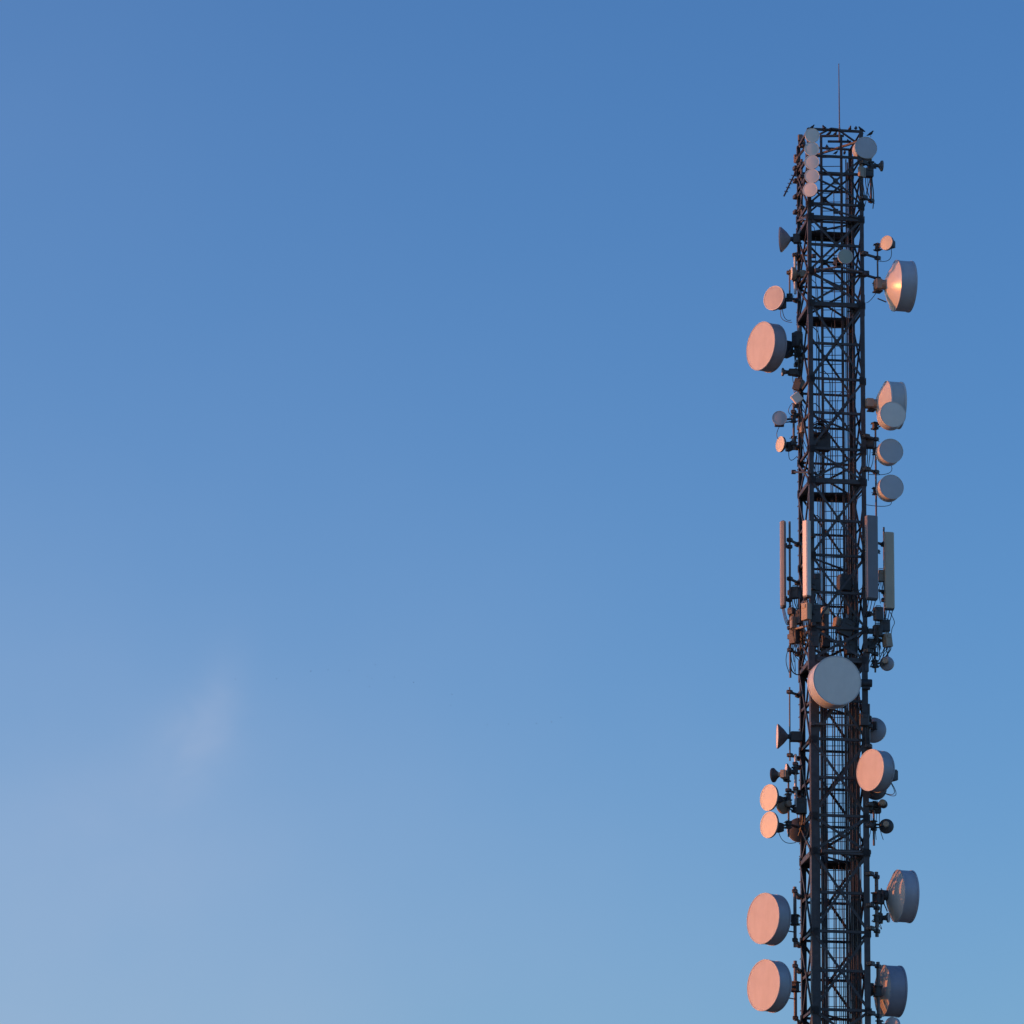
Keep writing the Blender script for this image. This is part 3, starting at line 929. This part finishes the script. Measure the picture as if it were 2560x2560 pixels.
radio('dark radio box on the near leg beside the orange one', 2040, 1535, -.7, (.22, .16, .46), 8, RADIO_D, 0, (2030, 1530, -.75), 3)
radio('lowest dark radio box on the near leg above the big round dish', 2034, 1598, -.72, (.26, .15, .40), 5, RADIO_D, 0, (2030, 1600, -.75), 3)
radio('big dark box behind the near leg at mid height', 2052, 1106, -.2, (.46, .26, .44), 12, RADIO_D, 0, (2030, 1110, -.7), 4)
radio('dark box clamped on the thick pole behind the upper left drum', 1992, 850, .15, (.20, .2, .38), -40, RADIO_D, 0, (1999, 850, .35), 2)
radio('dark box under the tiny dark dish on the left leg', 1996, 962, .3, (.22, .18, .30), -20, RADIO_D, 18, (2000, 955, .5), 2)
radio('sunlit pale box between left and near legs at mid height', 2005, 1069, .1, (.13, .1, .28), -60, RADIO, 0, (2000, 1069, .5), 1)
radio('dark box beside the right leg below the top right dish', 2172, 433, -.5, (.22, .18, .22), 14, RADIO_D, 0, (2160, 433, -.5), 2)
radio('pale lit box on the right leg under the top right dish', 2153, 430, -.75, (.10, .16, .28), -50, RADIO, 0, (2158, 430, -.54), 1)
radio('dark boxy bracket clutter beside the two drum dishes on the right', 2172, 1108, -.4, (.26, .2, .26), 10, RADIO_D, 0, (2163, 1108, -.5), 2)
radio('dark box on the right leg above the orange-pink drum', 2160, 1800, -.7, (.24, .16, .30), 10, RADIO_D, 0, (2166, 1800, -.54), 2)
radio('dark box at the back of the lower left pole beside the glowing dishes', 2003, 2015, .2, (.26, .2, .40), -10, RADIO_D, 0, (2006, 2015, .5), 2)
radio('dark box clamped on the right leg beside the pair of tiny back-turned dishes', 2188, 2020, -.15, (.28, .18, .26), 10, RADIO_D, 0, (2176, 2020, -.5), 2)
radio('dark box on the thick pole beside the big grey drum low on the right', 2203, 2243, -.15, (.18, .14, .34), 80, RADIO_D, 0, (2191, 2243, -.35), 2)

radio('small dark box high on the leftmost pole under the slim panel', 1978, 1528, .0, (.16, .12, .18), -35, RADIO_D, 0, (1976, 1528, .15), 2, .5)
radio('brown radio box on the left leg below the sunlit arm', 2004, 1588, .35, (.20, .14, .30), -15, RADIO, 0, (1999, 1588, .5), 3, .5)
radio('dark radio box deep inside the lattice left of the pale canister', 2050, 1560, .1, (.24, .18, .36), 8, RADIO_D, 0, (2040, 1560, .2), 3, .7)
radio('dark radio box deep inside the lattice below the pale canister', 2064, 1604, -.1, (.22, .18, .30), 14, RADIO_D, 0, (2058, 1604, .1), 3, .4)
radio('dark radio box on the far leg level with the orange box', 2132, 1520, -.1, (.24, .18, .34), 18, RADIO_D, 0, (2138, 1520, .2), 3)
radio('small box between the slate panel and the rightmost panel', 2203, 1440, -.3, (.14, .12, .30), 14, RADIO, 0, (2209.5, 1440, -.2), 2, .4)
radio('dark box on the right leg behind the foot of the slate panel', 2178, 1610, -.45, (.20, .16, .26), 12, RADIO_D, 0, (2170, 1610, -.5), 3, .4)
# pale round canister inside the lattice
c = P(2063, 1528, -.5)
cn = thing('canister', 'pale grey round canister in the lattice above the big round dish', 'canister', c)
MB().lathe([(0, -.09), (.10, -.09), (.11, -.07), (.11, .07), (.09, .095), (0, .10)], 24, axis='Z').build('drum', PANEL, cn)
MB().tube([(0, 0, -.6), (0, 0, -.08)], .09, 12).build('support', RADIO_D, cn)
# clamp barrel on right leg beside the big dish
c = P(2165, 1708, -.65)
cb = thing('junction_barrel', 'short dark barrel clamped on the right leg beside the big round dish', 'barrel', c)
MB().lathe([(0, -.15), (.09, -.15), (.1, -.13), (.1, .13), (.09, .15), (0, .15)], 20).build('body', BRACK, cb)
cb.rotation_euler = (0, 0, R(90))
MB().box((0, 0, -.13), (.16, .2, .06), None, .01).build('clamp', BRACK, cb)

# coil of spare cable in front of the dark mid box
c = P(2050, 1072, -.45)
coil = thing('cable_coil', 'tangled coil of dark spare cable hung behind the near leg at mid height', 'cable coil', c)
for j in range(9):
    pts = []
    rr = .15 + .05 * random.random()
    ox, oz, oy = random.uniform(-.05, .06), random.uniform(-.10, .07), random.uniform(-.07, .07)
    tx, ty = random.uniform(-.4, .4), random.uniform(-.5, .5)
    for i in range(25):
        a_ = 2 * math.pi * i / 24
        pts.append(Vector((ox + rr * math.cos(a_), oy + rr * .4 * math.sin(a_ + tx) * ty, oz + rr * .8 * math.sin(a_))))
    MB().tube(pts, .011, 6, False).build('turn', RUBBER, coil)

# front support tubes for the greenish dish
for pts, lb in ((((2043, 676, -.86), (2090, 668, -.95), (2096, 662, -.98)), 'left support tube rising to the small greenish dish'),
                (((2096, 664, -.98), (2120, 673, -.9), (2167, 683, -.62)), 'right support tube sloping from the small greenish dish')):
    q = [P(*p) for p in pts]
    t = thing('support_tube', lb, 'pipe', q[0])
    MB().tube(q, .028, 10).build('tube', POLE, t, q[0])
    for e_ in (q[0], q[-1]):
        MB().box(e_, (.12, .12, .1), None, .01).build('clamp', BRACK, t, q[0])
# lit arm below the orange box, arms around
for a_, b_, lb, mm in (((1980, 1574, .1), (2034, 1561, -.84), 'sunlit horizontal arm from the leftmost pole to the near leg', RADIO),
                       ((2032, 1810, -.86), (2176, 1815, -.58), 'straight grey tube across the tower below the big round dish', POLE),
                       ((1996, 637, .5), (2035, 640, -.84), 'short dark arm across the left side of the upper tower', BRACK),
                       ((2058, 2128, -.78), (2172, 2131, -.57), 'grey tube across the tower at the lower deck', POLE),
                       ((1984, 1180, .5), (2024, 1181, -.82), 'thin dark bar sticking out left of the tower at mid height', BRACK)):
    A_, B_ = P(*a_), P(*b_)
    t = thing('cross_arm', lb, 'arm', A_, 0, 'cross arms on the tower')
    MB().tube([A_, B_], .026, 10).build('tube', mm, t, A_)
    for e_ in (A_, B_):
        MB().box(e_, (.11, .11, .09), None, .01).build('clamp', BRACK, t, A_)

# loose looping cables on the left poles
for pts, lb in (([(1976, 1655, .15), (1979, 1675, .2), (1988, 1685, .3), (1998, 1687, .5)], 'thick black cable curving from the leftmost pole to the left leg'),
                ([(1974, 1610, .15), (1966, 1640, .1), (1966, 1660, .1), (1973, 1682, .15)], 'thin black cable bowing out left of the leftmost pole'),
                ([(2225, 1530, -.3), (2236, 1555, -.35), (2230, 1572, -.4), (2226, 1600, -.4)], 'black cable looping below the rightmost panel'),
                ([(2198, 1634, -.4), (2212, 1628, -.4), (2220, 1616, -.4)], 'black cable rising right of the short pole with the little dish')):
    q = [P(*p) for p in pts]
    sm = []
    for i in range(len(q) - 1):
        p0, p1, p2, p3 = q[max(i - 1, 0)], q[i], q[i + 1], q[min(i + 2, len(q) - 1)]
        for k_ in range(6):
            t_ = k_ / 6
            sm.append(.5 * ((2 * p1) + (p2 - p0) * t_ + (2 * p0 - 5 * p1 + 4 * p2 - p3) * t_ ** 2 + (3 * p1 - p0 - 3 * p2 + p3) * t_ ** 3))
    sm.append(q[-1])
    o = MB().tube(sm, .014 if 'thick' in lb else .009, 8).build('loose_cable', RUBBER, None, q[0])
    o.location = q[0]
    o['label'] = lb
    o['category'] = 'cable'

# yagi aerial upper left
a_, b_ = P(1990, 428, .55), P(1960, 490, .15)
yg = thing('yagi_antenna', 'small dark comb-shaped aerial slanting down left of the tower top', 'antenna', a_)
MB().tube([a_, b_], .022, 8).build('boom', BRACK, yg, a_)
dv = (b_ - a_).normalized()
side = dv.cross(Vector((.25, 1, 0))).normalized()
for i in range(5):
    c = a_.lerp(b_, .18 + .16 * i)
    hl = .075 - .006 * i
    MB().tube([c - side * hl, c + side * hl], .011, 6).build('element', BRACK, yg, a_)
q = leg(3, 432)
MB().bar(a_, q, .05, .05).box(q, (.13, .13, .12), None, .01).build('mount', BRACK, yg, a_)

pole(2004, 398, 556, .25, .03, 'brown-lit pole standing along the left leg below the corner bracket', (410, 442, 482, 520), 3)
# bracket frame with clamp blocks at upper left corner
c = P(2003, 350, .45)
ol = thing('bracket_frame', 'reddish brown bracket frame with clamps at the upper left corner of the tower', 'bracket', c)
m = MB()
for (x0, y0), (x1, y1) in (((1997, 338), (2014, 368)), ((2014, 368), (1995, 392)), ((1995, 392), (1988, 408)), ((1997, 338), (1999, 366)), ((1999, 366), (2016, 366)), ((2008, 346), (2012, 372))):
    m.bar(P(x0, y0, .4), P(x1, y1, .45), .06, .05)
m.build('frame', STEEL2, ol, c)
MB().box(P(2001, 345, .4), (.13, .14, .16), None, .02).build('clamp_block', STEEL2, ol, c)
MB().box(P(2009, 361, .4), (.10, .14, .13), None, .02).build('clamp_block', STEEL2, ol, c)
q = leg(3, 395)
MB().bar(P(1993, 396, .45), q, .06, .06).box(q, (.14, .14, .2), None, .02).build('arm', STEEL2, ol, c)

# ------------------------------------------------------------------ birds perched on the top
def bird_mesh():
    m = MB()
    # one continuous skin: tail - body - neck - head - beak, swept along a curved spine
    sp = [((.0, .125, .035), .004, .4), ((0, .105, .045), .014, .35), ((0, .07, .06), .022, .6), ((0, .035, .078), .036, .95), ((0, -.005, .098), .044, 1),
          ((0, -.035, .122), .040, 1), ((0, -.052, .147), .028, 1), ((0, -.062, .164), .025, 1), ((0, -.076, .178), .023, .95), ((0, -.092, .180), .013, .9),
          ((0, -.100, .178), .006, .8), ((0, -.118, .172), .001, .8)]
    seg = 12
    vs_, fs_ = [], []
    pts = [Vector(p) for p, _, _ in sp]
    for i, (p, r_, fl) in enumerate(sp):
        d = (pts[min(i + 1, len(sp) - 1)] - pts[max(i - 1, 0)]).normalized()
        x = Vector((1, 0, 0))
        y = d.cross(x).normalized()
        for k in range(seg):
            a = 2 * math.pi * k / seg
            vs_.append(Vector(p) + x * math.cos(a) * r_ + y * math.sin(a) * r_ * fl)
    for i in range(len(sp) - 1):
        for k in range(seg):
            k2 = (k + 1) % seg
            fs_.append((i * seg + k, i * seg + k2, (i + 1) * seg + k2, (i + 1) * seg + k))
    fs_ += [tuple(range(seg))[::-1], tuple(range((len(sp) - 1) * seg, len(sp) * seg))]
    m.add(vs_, fs_)
    return m


def wing(s):
    m = MB()
    pr = [(-.03, .125), (.02, .115), (.07, .07), (.105, .045), (.06, .052), (.01, .072), (-.025, .095)]
    vs_ = [Vector((s * (.040 - .12 * max(0, y - .02)), y, z)) for y, z in pr] + [Vector((s * (.050 - .12 * max(0, y - .02)), y, z)) for y, z in pr]
    n = len(pr)
    fs_ = [tuple(range(n)), tuple(range(n, 2 * n))[::-1]] + [(i, (i + 1) % n, n + (i + 1) % n, n + i) for i in range(n)]
    return m.add(vs_, fs_)


BG = 'birds perched on the tower top'
bird0 = None
BIRDS = [(2030, 324, -.9, 95, 'dark bird crouched on top of the uppermost small dish', .95),
         (2060, 326, -.78, 200, 'dark bird upright on the top rail left of the lightning rod', 1.15),
         (2124.5, 329, -.62, 20, 'dark bird on the top rail first to the right of the lightning rod', 1.0),
         (2139.5, 328, -.6, 170, 'dark bird on the top rail between two others right of the rod', 1.1),
         (2154, 332, -.55, -80, 'dark bird at the right end of the top rail facing right', 1.15),
         (2176, 342, -.5, 85, 'dark bird on the stub above the top right drum dish facing left', 1.15),
         (2155, 341, -.3, 160, 'dark bird tucked just under the right end of the top rail', 1.0),
         (2073, 340, .1, 75, 'dark bird below the top rail, the left one of two side by side', 1.05),
         (2088, 341.5, .1, 40, 'dark bird below the top rail, just left of the rod', 1.0),
         (2120.5, 360, .1, 190, 'dark bird perched on the slanting stay right of the rod', 1.05),
         (2067.5, 374, .35, 180, 'dark bird alone in the open frame left of the rod', 1.1),
         (2089, 388, .75, 100, 'dark bird on the second rail just left of the upright', .9),
         (2111.5, 387, .75, 10, 'dark bird on the second rail just right of the upright', .85)]
for i, (x, y, d, yaw, lb, s) in enumerate(BIRDS):
    if bird0 is None:
        bird0 = thing('bird', lb, 'bird', (0, 0, 0), 0, BG)
        body = bird_mesh().build('body', FEATHER, bird0)
        for s_ in (-1, 1):
            wing(s_).build('wing', FEATHER, bird0)
            lg = MB().tube([(s_ * .015, .0, .07), (s_ * .016, .004, .035), (s_ * .016, -.004, 0)], .004, 6)
            for q in (-.012, 0, .012):
                lg.tube([(s_ * .016, -.004, .002), (s_ * .016 + q, -.024, .002)], .0025, 5)
            lg.build('leg', BEAK, bird0)
        o = bird0
    else:
        o = bird0.copy()
        COL.objects.link(o)
        for ch in list(bird0.children):
            c_ = ch.copy()
            COL.objects.link(c_)
            c_.parent = o
        o['label'] = lb
    o.location = P(x, y, d)
    o.rotation_euler = (0, 0, R(yaw))
    s *= .74
    o.scale = (s, s, s)

# distant flock, tiny specks far behind
FB = [(777, 1678), (820, 1674), (873, 1676), (918, 1691), (930, 1696), (924, 1716), (938, 1662), (986, 1693), (1034, 1706), (588, 1698), (692, 1697),
      (1130, 1736), (1127, 1763), (1218, 1812), (1272, 1810), (1341, 1809), (1379, 1805), (1402, 1794)]
fb0 = None
for i, (x, y) in enumerate(FB):
    p = P(x, y, 900 + 250 * random.random())
    if fb0 is None:
        m = MB()
        m.tube([(0, .11, 0), (0, .07, 0), (0, 0, .0), (0, -.06, .005), (0, -.085, .01), (0, -.105, .008)], [.012, .022, .032, .027, .02, .004], 8)
        for s_ in (-1, 1):
            vs_ = [Vector(q) for q in ((s_ * .02, -.04, .01), (s_ * .02, .04, .01), (s_ * .10, .035, .05), (s_ * .10, -.055, .05), (s_ * .19, .03, .035))]
            vs_ += [q + Vector((0, 0, .008)) for q in vs_]
            m.add(vs_, [(0, 1, 2, 3), (3, 2, 4), (5, 8, 7, 6), (8, 9, 7), (0, 3, 8, 5), (1, 6, 7, 2), (3, 4, 9, 8), (2, 7, 9, 4), (0, 5, 6, 1)])
        o = fb0 = m.build('flying_bird', FEATHER)
        o['label'] = 'tiny distant bird flying in a loose flock in the open sky'
        o['category'] = 'bird'
        o['group'] = 'distant flock in the sky'
    else:
        o = fb0.copy()
        COL.objects.link(o)
    o.location = p
    o.rotation_euler = (R(random.uniform(-20, 20)), R(random.uniform(-30, 30)), R(90 + random.uniform(-50, 50)))
